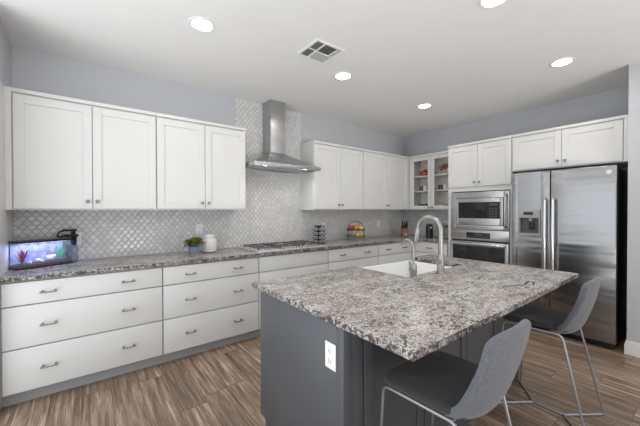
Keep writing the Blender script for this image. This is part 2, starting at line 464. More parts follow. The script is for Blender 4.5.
def wall_cabinet(label, loc, rz, w, h, doors, depth=DP, trim=0.03, fill_l=0.0, fill_r=0.0, group='white wall cabinets'):
    t = thing('wall_cabinet', label, 'cabinet', loc, rz, group)
    obj('carcass', box(bm_new(), 0, w, -depth, -.001, 0, h-.001, 0.001, 1), 'cab', t)
    b = bm_new(); box(b, 0, w, -depth-.023, -.001, h, h+trim, 0.004); obj('top_trim', b, 'cab', t)
    for (a, c, k) in doors:
        d = shaker(t, a, c, 0.012, h-.014, -depth-.0005)
        knob(d, k, -depth-.0205, 0.072)
    if fill_l: obj('filler_strip', box(bm_new(), 0, fill_l, -depth-.020, -depth, 0.0, h, 0.001, 1), 'cab', t)
    if fill_r: obj('filler_strip', box(bm_new(), w-fill_r, w, -depth-.020, -depth, 0.0, h, 0.001, 1), 'cab', t)
    return t
ZB = 1.372; UH = 2.262-ZB
def pair(w, a=0.006, e=0.006, fl=0, fr=0, kz=0.03):
    x0 = fl+a; x1 = w-fr-e; m = (x0+x1)/2
    return [(x0, m-.0025, m-.0025-kz), (m+.0025, x1, m+.0025+kz)]
w1 = 5.248-4.245
wall_cabinet('white wall cabinet above the fish tank, against the left wall', (-5.248, 0, ZB), 0, w1, UH, pair(w1, fl=0.038), fill_l=0.036)
w2 = 4.244-3.346
wall_cabinet('white wall cabinet directly left of the range hood', (-4.244, 0, ZB), 0, w2, UH, pair(w2))
w3 = 2.392-1.468
wall_cabinet('white wall cabinet directly right of the range hood', (-2.392, 0, ZB), 0, w3, UH, pair(w3))
w4 = 1.467-0.338
wall_cabinet('white wall cabinet above the fruit stand, next to the glass-door cabinet', (-1.467, 0, ZB), 0, w4, UH, pair(w4, fr=0.018), fill_r=0.014)

# glass-door cabinet on the right wall (hollow, with shelves)
RZ = -PI/2
GY0 = -0.340; GW = 1.198-0.340
t = thing('glass_door_cabinet', 'white wall cabinet in the corner with two glass doors and dishes inside', 'cabinet', (0, GY0, ZB), RZ)
b = bm_new()
box(b, 0, .018, -DP, -.001, 0, UH); box(b, GW-.018, GW, -DP, -.001, 0, UH)
box(b, .018, GW-.018, -DP, -.001, 0, .02); box(b, .018, GW-.018, -DP, -.001, UH-.02, UH)
obj('carcass', b, 'cab', t)
obj('back_panel', box(bm_new(), .018, GW-.018, -.012, -.001, .02, UH-.02), 'cabin', t)
SH = (0.322, 0.572)
for z in SH: obj('shelf', box(bm_new(), .0185, GW-.0185, -DP+.02, -.0125, z-.018, z, 0.001, 1), 'cab', t)
obj('top_trim', box(bm_new(), 0, GW, -DP-.023, -.001, UH+.0005, UH+.03, 0.004), 'cab', t)
obj('filler_strip', box(bm_new(), 0.0, 0.03, -DP-.02, -DP, 0, UH, 0.001, 1), 'cab', t)
GD = ((0.034, 0.414), (0.419, 0.80))
for (a, c), k in zip(GD, (0.384, 0.449)):
    d = shaker(t, a, c, 0.012, UH-.014, -DP-.0005, 0.055, True); knob(d, k, -DP-.0205, 0.04)
obj('filler_strip', box(bm_new(), 0.803, GW, -DP-.02, -DP, 0, UH, 0.001, 1), 'cab', t)
def gpos(lx, ly, lz): return (ly, GY0-lx, ZB+lz)   # local of the glass cabinet to world
# dishes inside
def simple(name, bm, mat, label, cat, loc, group=None, rz=0): return tag(obj(name, bm, mat, None, loc, rz), label, cat, group)
t = thing('teapot', 'red teapot on the top shelf behind the left glass door', 'teapot', gpos(.20, -.17, SH[1]+.0005))
b = bm_new(); lathe(b, [(0, 0), (.045, 0), (.075, .03), (.08, .06), (.055, .095), (.02, .10), (0, .10)], n=20); obj('body', b, 'redcer', t)
b = bm_new(); lathe(b, [(0, .1005), (.03, .1005), (.022, .112), (.008, .116), (.012, .13), (0, .135)], n=14); obj('lid', b, 'redcer', t)
b = bm_new(); tube(b, [(0, -.07, .04), (0, -.105, .06), (0, -.125, .095)], .012, 8, rads=[.016, .011, .008]); obj('spout', b, 'redcer', t)
b = bm_new(); tube(b, [(0, .065, .08), (0, .11, .085), (0, .115, .045), (0, .072, .03)], .007, 8); obj('handle', b, 'redcer', t)
def wine_glass(label, loc, mat='pink', s=1.0, group='pink stemmed glasses'):
    b = bm_new(); lathe(b, [(0, 0), (.033*s, 0), (.033*s, .003), (.005, .008), (.004, .06*s), (.02*s, .075*s), (.038*s, .105*s), (.036*s, .15*s), (.034*s, .15*s), (.036*s, .107*s), (.018*s, .08*s), (0, .078*s)], n=18)
    return simple('wine_glass', b, mat, label, 'glass', loc, group)
wine_glass('pink stemmed glass on the top shelf behind the right glass door, nearer the door stile', gpos(.50, -.16, SH[1]+.0005))
wine_glass('pink stemmed glass on the top shelf behind the right glass door, middle of three', gpos(.585, -.20, SH[1]+.0005), s=1.15)
wine_glass('pink stemmed glass on the top shelf behind the right glass door, nearest the oven', gpos(.665, -.15, SH[1]+.0005))
def mug(label, loc, mat, group=None):
    t = thing('mug', label, 'mug', loc, -1.1, group)
    b = bm_new(); lathe(b, [(0, 0), (.034, 0), (.038, .005), (.038, .085), (.034, .085), (.034, .008), (0, .008)], n=18); obj('cup', b, mat, t)
    b = bm_new(); tube(b, [(0, -.036, .068), (0, -.058, .065), (0, -.062, .04), (0, -.054, .022), (0, -.036, .02)], .005, 7); obj('handle', b, mat, t)
mug('brown mug on the middle shelf of the glass cabinet, left one', gpos(.14, -.17, SH[0]+.0005), 'brown')
mug('white mug between two brown mugs on the middle shelf', gpos(.22, -.19, SH[0]+.0005), 'cer')
mug('brown mug on the middle shelf near the centre stile', gpos(.30, -.17, SH[0]+.0005), 'brown')
mug('dark mug on the middle shelf behind the right glass door', gpos(.495, -.17, SH[0]+.0005), 'plate')
mug('pale mug on the middle shelf behind the right glass door', gpos(.585, -.18, SH[0]+.0005), 'cer')
def bowl(label, loc, mat, r=.07, h=.06):
    b = bm_new(); lathe(b, [(0, 0), (r*.5, 0), (r*.85, h*.45), (r, h), (r-.005, h), (r*.8, h*.5), (r*.45, .006), (0, .006)], n=24)
    return simple('bowl', b, mat, label, 'bowl', loc)
bowl('dark blue bowl on the bottom shelf of the glass cabinet, leftmost', gpos(.15, -.17, .0205), 'plate', .075, .075)
bowl('black bowl on the bottom shelf of the glass cabinet, second from left', gpos(.31, -.20, .0205), 'black', .065, .085)
bowl('pale bowl on the bottom shelf behind the right glass door, left one', gpos(.50, -.17, .0205), 'cer', .06, .07)
bowl('brown bowl on the bottom shelf behind the right glass door', gpos(.64, -.18, .0205), 'brown', .07, .06)

# ------------------------------------------------------------------ base cabinets
BD = 0.610; BH = 0.8835
DZ = ((0.712, 0.868), (0.414, 0.703), (0.108, 0.405))
def base_cabinet(label, loc, rz, w, fronts, pulls=2, x0=0.005, x1=None, false_top=False):
    t = thing('base_cabinet', label, 'cabinet', loc, rz, 'white drawer base cabinets')
    obj('carcass', box(bm_new(), 0, w, -BD, -.011, 0.1, BH), 'toe', t)
    obj('toe_kick', box(bm_new(), 0, w, -BD+.065, -.011, 0, 0.0995), 'toe', t)
    x1 = w-.005 if x1 is None else x1
    for i, (za, zb) in enumerate(fronts):
        ff = false_top and i == 0
        d = obj('false_front' if ff else 'drawer', box(bm_new(), x0, x1, -BD-.020, -BD-.0005, za, zb, 0.0018, 2), 'cab', t)
        if ff or not pulls: continue
        zp = (za+zb)/2
        xs = (x0+(x1-x0)*.245, x0+(x1-x0)*.745) if pulls == 2 else ((x0+x1)/2,)
        for x in xs: pull(d, x, -BD-.020, zp)
    return t
base_cabinet('white three-drawer base cabinet under the fish tank', (-5.248, 0, 0), 0, 5.248-4.2495, DZ, x0=0.022)
base_cabinet('white three-drawer base cabinet under the potted plant', (-4.249, 0, 0), 0, 4.249-3.3335, DZ)
base_cabinet('white base cabinet under the gas cooktop with a plain front and no pulls', (-3.333, 0, 0), 0, 3.333-2.3895, ((0.712, 0.868), (0.108, 0.703)), pulls=0, false_top=True)
base_cabinet('white base cabinet just right of the cooktop, under the spice rack', (-2.389, 0, 0), 0, 2.389-1.4605, DZ)
base_cabinet('white base cabinet under the fruit stand, in the far corner', (-1.460, 0, 0), 0, 1.460-0.001, DZ, x1=1.460-.665)
base_cabinet('white base cabinet on the right wall between the corner and the oven', (0, -0.632, 0), RZ, 1.198-0.632, DZ, pulls=1, x0=0.03)

# L-shaped worktop
CT = 0.914
b = bm_new()
prism(b, [(LW+.002, -.0075), (LW+.002, -.650), (-.650, -.650), (-.650, -1.197), (-.0105, -1.197), (-.0105, -.0075)], 0.884, CT, 0.005)
tag(obj('wall_countertop', b, 'granite'), 'speckled granite countertop running along the back wall and round the corner', 'countertop')

# ------------------------------------------------------------------ tall oven cabinet, microwave, oven
TY0 = -1.200; TW = 2.034-1.200; TD = 0.590; TH = 2.262
t = thing('oven_cabinet', 'tall white cabinet housing the microwave and wall oven', 'cabinet', (0, TY0, 0), RZ)
b = bm_new()
box(b, 0, .048, -TD, -.001, 0.1, TH); box(b, TW-.024, TW, -TD, -.001, 0.1, TH)
box(b, .048, TW-.024, -TD, -.001, 1.625, TH); box(b, .048, TW-.024, -TD, -.001, 0.1, 0.36)
box(b, .048, TW-.024, -.03, -.001, .36, 1.625)
obj('carcass', b, 'cab', t)
obj('toe_kick', box(bm_new(), 0, TW, -TD+.06, -.001, 0, .0995), 'grey', t)
obj('top_trim', box(bm_new(), 0, TW, -TD-.023, -.001, TH+.0005, TH+.03, 0.004), 'cab', t)
m_ = TW/2
for a, c, k in ((.008, m_-.0025, m_-.033), (m_+.0025, TW-.006, m_+.033)):
    d = shaker(t, a, c, 1.69, TH-.014, -TD-.0005); knob(d, k, -TD-.0205, 1.745)
d = obj('drawer', box(bm_new(), .008, TW-.006, -TD-.02, -TD-.0005, .11, .35, .0018), 'cab', t); pull(d, m_, -TD-.02, .24)
# microwave with trim kit; local x = distance from TY0
def ly(Y): return -(Y-TY0)
x0, x1 = ly(-1.252), ly(-2.008)
t = thing('microwave', 'built-in stainless microwave set above the wall oven', 'microwave', (0, TY0, 1.103), RZ)
H = 0.508; fy = -TD-.02
obj('housing', box(bm_new(), x0+.02, x1-.02, -TD+.02, -.10, .012, H-.03), 'dgrey', t)
b = bm_new()
fx0, fx1, fz0, fz1 = ly(-1.322), ly(-1.945), .058, .425
box(b, x0, fx0, fy, -TD-.0005, 0, H, .002); box(b, fx1, x1, fy, -TD-.0005, 0, H, .002)
box(b, fx0, fx1, fy, -TD-.0005, 0, fz0, .002); box(b, fx0, fx1, fy, -TD-.0005, fz1, H, .002)
obj('trim_frame', b, 'steel', t)
b = bm_new()
wx0, wx1, wz0, wz1 = ly(-1.365), ly(-1.905), .152, .368
g = .004
box(b, fx0+g, wx0, fy-.012, fy+.012, fz0+g, fz1-g, .003); box(b, wx1, fx1-g, fy-.012, fy+.012, fz0+g, fz1-g, .003)
box(b, wx0, wx1, fy-.012, fy+.012, fz0+g, wz0, .003); box(b, wx0, wx1, fy-.012, fy+.012, wz1, fz1-g, .003)
d = obj('door', b, 'steel', t)
kx = ly(-1.745)
obj('window', box(bm_new(), wx0, kx, fy-.008, fy+.01, wz0, wz1), 'bglass', d, label='black glass window')
k = obj('control_panel', box(bm_new(), kx+.002, wx1, fy-.009, fy+.01, wz0, wz1), 'black', t)
b = bm_new(); box(b, kx+.03, wx1-.03, fy-.0105, fy-.009, wz1-.045, wz1-.02)
obj('display', b, 'keys', k)
b = bm_new()
for i in range(3):
    for j in range(4): box(b, kx+.03+i*.036, kx+.03+i*.036+.024, fy-.0105, fy-.009, wz0+.018+j*.034, wz0+.018+j*.034+.018)
obj('keypad', b, 'keys', k)
b = bm_new(); hx = ly(-1.982)
tube(b, rounded([(hx, fy, .045), (hx, fy-.045, .06), (hx, fy-.05, .25), (hx, fy-.045, H-.06), (hx, fy, H-.045)], .03), .011, 12)
obj('handle', b, 'bright', t)
b = bm_new(); lathe(b, [(0, 0), (.013, 0), (.013, .002), (0, .002)], ((wx0+wx1)/2, fy-.0141, .095), 18, 'y'); obj('badge', b, 'bright', d)
# oven
t = thing('wall_oven', 'stainless built-in wall oven below the microwave', 'oven', (0, TY0, 0.362), RZ)
H = 1.098-0.362
obj('housing', box(bm_new(), x0+.02, x1-.02, -TD+.02, -.06, .002, H-.01), 'dgrey', t)
k = obj('control_panel', box(bm_new(), x0, x1, fy, -TD-.0005, .598, H, .002), 'steel', t)
b = bm_new(); box(b, ly(-1.475), ly(-1.785), fy-.003, fy, .625, .70, .001); dd = obj('display', b, 'black', k)
b = bm_new()
for i in range(8):
    xx = ly(-1.475)+.02+i*.035
    box(b, xx, xx+.02, fy-.004, fy-.003, .637, .648)
box(b, ly(-1.58), ly(-1.68), fy-.004, fy-.003, .662, .685)
obj('keypad', b, 'keys', dd)
obj('vent_gap', box(bm_new(), x0+.01, x1-.01, fy+.008, -TD-.0005, .578, .597), 'black', t)
dz1 = .577
b = bm_new(); gx0, gx1 = x0+.035, x1-.04
box(b, x0, gx0, fy-.02, -TD-.001, 0, dz1, .003); box(b, gx1, x1, fy-.02, -TD-.001, 0, dz1, .003)
box(b, gx0, gx1, fy-.02, -TD-.001, 0, .07, .003); box(b, gx0, gx1, fy-.02, -TD-.001, .52, dz1, .003)
d = obj('door', b, 'steel', t)
obj('window', box(bm_new(), gx0, gx1, fy-.017, fy, .07, .52), 'bglass', d, label='black glass window')
b = bm_new(); zz = .548
tube(b, [(x0+.03, fy-.06, zz), (x1-.03, fy-.06, zz)], .0125, 14)
for xx in (x0+.06, x1-.06): tube(b, [(xx, fy-.02, zz), (xx, fy-.06, zz)], .010, 10)
obj('handle', b, 'bright', d)

# ------------------------------------------------------------------ cabinet over the fridge
FW = 3.052-2.036
wall_cabinet('short wide white cabinet above the refrigerator', (0, -2.036, 1.838), RZ, FW, 2.262-1.838, [(.007, .490, .460), (.495, FW-.042, .525)], depth=0.590, fill_r=0.036, group=None)

# ------------------------------------------------------------------ refrigerator (side by side)
FY0 = -2.098
t = thing('refrigerator', 'stainless side-by-side refrigerator with ice dispenser, standing in the alcove', 'refrigerator', (0, FY0, 0), RZ)
FWd = 2.992-2.098; FX = -0.775
obj('body', box(bm_new(), .004, FWd-.004, FX+.075, -.03, .02, 1.775, .006), 'black', t, label='black cabinet body')
b = bm_new(); box(b, .02, FWd-.02, FX+.06, FX+.075, .004, .066, .002)
for i in range(5): box(b, .04, FWd-.04, FX+.054, FX+.06, .012+i*.010, .017+i*.010)
obj('kick_grille', b, 'black', t)
SX = 2.472-2.098
dx0, dx1, dz0, dz1 = 0.068, 0.282, 1.085, 1.375
b = bm_new()
box(b, 0, dx0, FX, FX+.07, .072, 1.797, .008, 3); box(b, dx1, SX-.003, FX, FX+.07, .072, 1.797, .008, 3)
box(b, dx0-.009, dx1+.009, FX+.0002, FX+.07, .0722, dz0); box(b, dx0-.009, dx1+.009, FX+.0002, FX+.07, dz1, 1.7968)
fd = obj('freezer_door', b, 'steelv', t)
rd = obj('fridge_door', box(bm_new(), SX+.003, FWd, FX, FX+.07, .072, 1.797, .008, 3), 'steelv', t)
for d, hx in ((fd, SX-.036), (rd, SX+.036)):
    b = bm_new()
    tube(b, rounded([(hx, FX, 1.49), (hx, FX-.05, 1.475), (hx, FX-.066, 1.05), (hx, FX-.05, .60), (hx, FX, .585)], .05, 6), .015, 14)
    obj('handle', b, 'bright', d)
dp = bpy.data.objects.new('dispenser', None)
bpy.data.objects.remove(dp)
b = bm_new()
box(b, dx0, dx0+.012, FX-.006, FX+.05, dz0, dz1, .003); box(b, dx1-.012, dx1, FX-.006, FX+.05, dz0, dz1, .003)
box(b, dx0+.012, dx1-.012, FX-.006, FX+.05, dz0, dz0+.016, .003); box(b, dx0+.012, dx1-.012, FX-.006, FX+.05, dz1-.10, dz1, .003)
dp = obj('dispenser', b, 'lgrey', t)
obj('recess', box(bm_new(), dx0+.012, dx1-.012, FX+.055, FX+.068, dz0+.016, dz1-.10), 'dgrey', dp)
obj('display', box(bm_new(), dx0+.055, dx1-.065, FX-.008, FX-.006, dz1-.065, dz1-.03), 'black', dp)
b = bm_new(); box(b, dx0+.10, dx1-.065, FX+.018, FX+.028, dz0+.06, dz0+.145, .004); obj('paddle', b, 'black', dp)
b = bm_new(); cyl(b, ((dx0+dx1)/2+.01, FX+.03, dz1-.135), .02, .034, 14); obj('chute', b, 'lgrey', dp)
b = bm_new(); box(b, dx0+.02, dx1-.02, FX+.0, FX+.05, dz0+.016, dz0+.026); obj('drip_tray', b, 'dgrey', dp)
# round maker's badge
b = bm_new(); lathe(b, [(0, 0), (.019, 0), (.019, .003), (0, .003)], (FWd-.055, FX-.0031, 1.735), 24, 'y'); bd = obj('badge', b, 'bright', rd)
b = bm_new()
tube(b, [((FWd-.055)+.0125*math.cos(a*PI/10), FX-.0036, 1.735+.0125*math.sin(a*PI/10)) for a in range(20)], .0016, 6, True)
tube(b, [(FWd-.061, FX-.0036, 1.740), (FWd-.065, FX-.0036, 1.734), (FWd-.060, FX-.0036, 1.730), (FWd-.056, FX-.0036, 1.735)], .0017, 6)
tube(b, [(FWd-.048, FX-.0036, 1.741), (FWd-.053, FX-.0036, 1.737), (FWd-.050, FX-.0036, 1.735), (FWd-.053, FX-.0036, 1.730), (FWd-.047, FX-.0036, 1.730)], .0017, 6)
obj('monogram', b, 'dgrey', bd)
for xx in (.06, FWd-.06): obj('foot', cyl(bm_new(), (xx, FX+.10, 0.0005), .018, .02, 12), 'dgrey', t)

# ------------------------------------------------------------------ range hood
HX = -2.868; HW = 0.456; HZ = 1.868; HDp = 0.50
t = thing('range_hood', 'stainless chimney range hood on the tiled wall above the cooktop', 'range hood', (HX, -.0105, HZ))
cw, cdp = 0.104, 0.215; ch0 = 0.215
obj('chimney', box(bm_new(), -cw, cw, -cdp, 0, ch0, HC-HZ-.001, .002), 'hood', t)
# flared canopy: rectangular rim sweeping up to the chimney
b = bm_new(); rings = []
STEP = 9
for i in range(STEP+1):
    s = i/STEP
    k = (1-s)**1.35
    hw = cw+.004 + (HW-.006-cw)*k; dd = cdp+.004 + (HDp-.006-cdp)*k
    z = .040 + (ch0-.040)*(s**0.85)
    rings.append([b.verts.new(p) for p in ((-hw, 0, z), (-hw, -dd, z), (hw, -dd, z), (hw, 0, z))])
for a, c in zip(rings, rings[1:]):
    for k in range(4): b.faces.new((a[k], a[(k+1) % 4], c[(k+1) % 4], c[k]))
b.faces.new(rings[0][::-1]); b.faces.new(rings[-1])
obj('canopy', b, 'hood', t)
b = bm_new(); box(b, -HW, HW, -HDp, -HDp+.02, 0, .041, .003); box(b, -HW, -HW+.02, -HDp+.02, 0, 0, .041, .003); box(b, HW-.02, HW, -HDp+.02, 0, 0, .041, .003); box(b, -HW+.02, HW-.02, -.02, 0, 0, .041, .003)
rim = obj('rim', b, 'steel', t)
b = bm_new()
for i in range(4): lathe(b, [(0, 0), (.009, 0), (.008, .004), (0, .004)], (.10+i*.03, -HDp-.004, .022), 12, 'y')
obj('button', b, 'chrome', rim)
obj('underside', box(bm_new(), -HW+.021, HW-.021, -HDp+.021, -.021, .020, .030), 'steel', t)
for s in (-1, 1):
    b = bm_new(); box(b, s*.215-.20, s*.215+.20, -.38, -.06, .016, .0215)
    for i in range(12): box(b, s*.215-.19, s*.215+.19, -.37+i*.026, -.358+i*.026, .012, .016)
    obj('filter', b, 'lgrey', t)
    lp = obj('lamp', cyl(bm_new(), (s*.28, -.425, .012), .030, .0095, 18), 'hoodlamp', t)
    l = bpy.data.lights.new('hood_lamp_light', 'SPOT'); l.energy = HOOD_W; l.color = (1, .95, .88); l.shadow_soft_size = .03; l.spot_size = 2.6; l.spot_blend = .6
    lo = bpy.data.objects.new('hood_lamp_light', l); COL.objects.link(lo); lo.location = (HX+s*.28, -.435, HZ+.005)

# ------------------------------------------------------------------ gas cooktop
t = thing('gas_cooktop', 'stainless gas cooktop with black grates set in the counter under the hood', 'cooktop', (-2.862, -.36, CT+.0005))
CW, CD = .468, .262
obj('tray', box(bm_new(), -CW, CW, -CD, CD, 0, .014, .006), 'tray', t)
for gx in (-.29, 0, .29):
    b = bm_new(); w_ = .132
    z = .036
    for s in (-1, 1):
        box(b, gx-w_, gx+w_, s*.190-.005+.025, s*.190+.005+.025, z-.006, z+.008, .002); box(b, gx+s*w_-.006, gx+s*w_+.006, -.165, .215, z-.006, z+.008, .002)
        for q in (-1, 1): box(b, gx+s*w_-.008, gx+s*w_+.008, q*.184-.008+.025, q*.184+.008+.025, .0145, z, .002)
    box(b, gx-w_, gx+w_, -.006, .006, z-.004, z+.008, .002)
    for yy in (-.11, .11):
        box(b, gx-w_, gx-.045, yy-.005, yy+.005, z-.004, z+.010, .002); box(b, gx+.045, gx+w_, yy-.005, yy+.005, z-.004, z+.010, .002)
    box(b, gx-.005, gx+.005, -.165, -.13, z-.004, z+.010, .002); box(b, gx-.005, gx+.005, .15, .215, z-.004, z+.010, .002)
    obj('grate', b, 'iron', t)
for bx, by, br in ((-.29, .11, .04), (-.29, -.11, .032), (0, .0, .055), (.29, .11, .04), (.29, -.11, .032)):
    b = bm_new(); lathe(b, [(0, .0145), (br*1.15, .0145), (br*1.1, .026), (br*.8, .028), (0, .028)], (bx, by, 0), 20); q = obj('burner', b, 'lgrey', t)
    b = bm_new(); lathe(b, [(0, .0285), (br*.85, .0285), (br*.85, .036), (br*.6, .039), (0, .039)], (bx, by, 0), 20); obj('burner_cap', b, 'iron', q)
for i in range(5):
    b = bm_new(); lathe(b, [(0, .0145), (.021, .0145), (.019, .036), (.015, .040), (0, .040)], (-.16+i*.08, -.238, 0), 16); obj('knob', b, 'chrome', t)

# ------------------------------------------------------------------ island
IX0, IX1, IY0, IY1 = -3.949, -1.988, -1.783, -2.967
EX = -3.915; EX1 = -2.022; FYI = -2.585; BYI = -1.832
SKX0, SKX1, SKY = -3.060, -2.290, -2.292
t = thing('kitchen_island', 'blue-grey painted kitchen island base under the large granite top', 'island', ((EX+EX1)/2, (FYI+BYI)/2, 0))
ox, oy = (EX+EX1)/2, (FYI+BYI)/2
def ib(bm, x0, x1, y0, y1, z0, z1, bev=0): return box(bm, x0-ox, x1-ox, y0-oy, y1-oy, z0, z1, bev, 2)
b = bm_new()
ib(b, EX+.02, SKX0-.012, FYI, BYI, .1, BH); ib(b, SKX1+.012, EX1-.02, FYI, BYI, .1, BH)
ib(b, SKX0-.012, SKX1+.012, FYI, SKY-.012, .1, BH); ib(b, SKX0-.012, SKX1+.012, SKY-.012, BYI, .1, .66)
obj('body', b, 'grey', t)
b = bm_new(); ib(b, EX+.02, EX1-.02, FYI+.01, BYI-.065, 0, .0995); obj('toe_kick', b, 'grey', t)
for xa, xb in ((EX, EX+.0195), (EX1-.0195, EX1)):
    b = bm_new(); ib(b, xa, xb, FYI+.026, BYI, .1, BH, .0015); ib(b, xa, xb, FYI+.026, BYI-.065, 0, .0995); obj('end_panel', b, 'grey', t)
for xa, xb in ((EX-.004, EX+.05), (EX1-.05, EX1+.004)):
    b = bm_new(); ib(b, xa, xb, FYI-.020, FYI+.025, 0, BH, .002); obj('corner_post', b, 'grey', t)
edges = [-3.862, -3.795, -3.335, -2.875, -2.415, -2.075]
b = bm_new(); ib(b, edges[0], edges[1]-.004, FYI-.016, FYI-.0005, .0, BH, .0015); obj('stile', b, 'grey', t)
for xa, xb in zip(edges[1:], edges[2:]):
    shaker(t, xa-ox+.003, xb-ox-.003, .115, BH-.012, FYI-oy-.0005, .058, mat='grey', name='back_panel')
b = bm_new(); ib(b, edges[1], edges[-1], FYI-.018, FYI-.0005, .0, .108, .002); obj('base_rail', b, 'grey', t)
def outlet(label, loc, rot, group='white wall outlets'):
    t = thing('wall_outlet', label, 'outlet', loc, rot, group)
    pl = obj('cover_plate', box(bm_new(), -.036, .036, -.006, -.0003, -.058, .058, .003), 'white', t)
    for z in (-.022, .022):
        b = bm_new(); box(b, -.017, .017, -.0085, -.006, z-.015, z+.015, .002); r = obj('socket', b, 'white', t)
        b = bm_new(); box(b, -.008, -.0055, -.0092, -.0085, z-.004, z+.007); box(b, .0055, .008, -.0092, -.0085, z-.004, z+.006); cyl(b, (0, -.0092, z-.009), .0025, .0007, 8, 'y'); obj('slots', b, 'slot', r)
outlet('white electrical outlet on the grey end panel of the island', (EX, -2.52, .725), RZ, None)
outlet('white electrical outlet on the tile above the potted plant', (-3.765, -.0103, 1.152), 0)
outlet('white electrical outlet on the tile right of the fruit stand', (-.757, -.0103, 1.125), 0)
outlet('white electrical outlet on the tile behind the spice rack', (-1.975, -.0103, 1.125), 0)
outlet('white electrical outlet on the tile behind the fish tank filter', (-4.845, -.0103, 1.115), 0)

b = bm_new()
prism(b, [(IX0, IY0), (IX0, IY1), (IX1, IY1), (IX1, IY0), (SKX1, IY0), (SKX1, SKY), (SKX0, SKY), (SKX0, IY0)], 0.884, CT, 0.006)
it = tag(obj('island_countertop', b, 'granite'), 'large speckled granite top of the island with overhang at the stools', 'countertop')
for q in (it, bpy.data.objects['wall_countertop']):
    q.data.materials.append(M['edge_shade'])  # rougher edge granite, its colour darkened to stand for missing gloss and light
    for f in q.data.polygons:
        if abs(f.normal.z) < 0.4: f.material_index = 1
# dark mineral vein in the slab (thin inlay flush with the top)
def ribbon(bm, pts, z):
    L = [bm.verts.new((x+nx*w, y+ny*w, z)) for x, y, nx, ny, w in pts]; R = [bm.verts.new((x-nx*w, y-ny*w, z)) for x, y, nx, ny, w in pts]
    L2 = [bm.verts.new((v.co.x, v.co.y, z-.001)) for v in L]; R2 = [bm.verts.new((v.co.x, v.co.y, z-.001)) for v in R]
    for i in range(len(pts)-1):
        bm.faces.new((L[i], L[i+1], R[i+1], R[i]))
        bm.faces.new((L[i], L2[i], L2[i+1], L[i+1])); bm.faces.new((R[i+1], R2[i+1], R2[i], R[i]))

VP = [(-2.818, -2.786), (-2.767, -2.81), (-2.715, -2.845), (-2.665, -2.853), (-2.60, -2.842), (-2.555, -2.838), (-2.552, -2.862), (-2.60, -2.882), (-2.655, -2.884)]
VW = [.005, .008, .007, .004, .007, .009, .008, .005, .001]
for rng in ((0, 4), (3, 9)):
    b = bm_new(); P_ = []
    for k in range(*rng):
        a_ = Vector(VP[max(k-1, rng[0])]); c_ = Vector(VP[min(k+1, rng[1]-1)]); d_ = (c_-a_).normalized()
        P_.append((VP[k][0], VP[k][1], -d_.y, d_.x, VW[k]))
    ribbon(b, P_, CT+.0004)
    obj('mineral_vein', b, 'vein', it, label='dark mineral vein in the stone')
# farmhouse sink
t = thing('apron_sink', 'white farmhouse apron sink set in the island top', 'sink', ((SKX0+SKX1)/2, (SKY-1.735)/2, .664))
hx = (SKX1-SKX0)/2-.002; hy0 = SKY+.002-(SKY-1.735)/2; hy1 = -1.735-(SKY-1.735)/2
b = bm_new(); wt = .022; hz = .2185
box(b, -hx, hx, hy1-.028, hy1, 0, hz, .006); box(b, -hx, hx, hy0, hy0+wt, 0, hz, .004)
box(b, -hx, -hx+wt, hy0+wt, hy1-.028, 0, hz, .004); box(b, hx-wt, hx, hy0+wt, hy1-.028, 0, hz, .004)
box(b, -hx+wt, hx-wt, hy0+wt, hy1-.028, 0, .022)
obj('basin', b, 'porc', t)
b = bm_new(); lathe(b, [(0, .0225), (.045, .0225), (.043, .026), (.02, .024), (0, .024)], (0, 0, 0), 20); obj('drain', b, 'chrome', t)

# faucets (spout swings towards +y)
def arc(y0, z0, rad, a0, a1, n): return [(0, y0 + rad - rad*math.cos(a), z0 + rad*math.sin(a)) for a in [a0+(a1-a0)*i/n for i in range(n+1)]]
t = thing('pull_down_faucet', 'tall satin nickel gooseneck faucet behind the sink', 'faucet', (-2.748, -2.352, CT+.0005))
b = bm_new(); lathe(b, [(0, 0), (.030, 0), (.030, .006), (.026, .010), (.025, .115), (.020, .125), (.0165, .13), (0, .13)], n=20); obj('base', b, 'chrome', t)
R = .095
pts = [(0, 0, .125), (0, 0, .20), (0, 0, .303)] + arc(0, .303, R, .15, PI*.975, 16)
b = bm_new(); tube(b, pts, .0165, 14); sp = obj('spout', b, 'chrome', t)
e = Vector(pts[-1]); dv = (e-Vector(pts[-2])).normalized()
b = bm_new(); tube(b, [e+dv*.001, e+dv*.02, e+dv*.085, e+dv*.115], .017, 14, rads=[.0165, .0195, .021, .018]); obj('spray_head', b, 'chrome', t)
b = bm_new(); tube(b, [(0, 0, .085), (-.045, 0.0, .085)], .016, 12, rads=[.016, .017]); tube(b, rounded([(-.034, 0, .085), (-.050, .01, .10), (-.055, .02, .165)], .02), .006, 8); obj('lever', b, 'chrome', t)
t = thing('water_filter_faucet', 'short satin nickel drinking water faucet left of the tall one', 'faucet', (-3.050, -2.335, CT+.0005))
b = bm_new(); lathe(b, [(0, 0), (.026, 0), (.026, .008), (.021, .012), (.021, .030), (.023, .034), (.023, .085), (.018, .095), (.010, .10), (0, .10)], n=18); obj('base', b, 'chrome', t)
R = .047
b = bm_new(); pts = [(0, 0, .095), (0, 0, .15), (0, 0, .205)] + arc(0, .205, R, .15, PI*.80, 14); pts.append(tuple(Vector(pts[-1])+(Vector(pts[-1])-Vector(pts[-2])).normalized()*.02))
tube(b, pts, .0068, 10); obj('spout', b, 'chrome', t)
b = bm_new(); tube(b, [(0, 0, .062), (-.035, .0, .062)], .012, 10, rads=[.013, .012]); tube(b, [(-.03, 0, .062), (-.038, 0, .115)], .006, 8, rads=[.006, .008]); obj('lever', b, 'chrome', t)

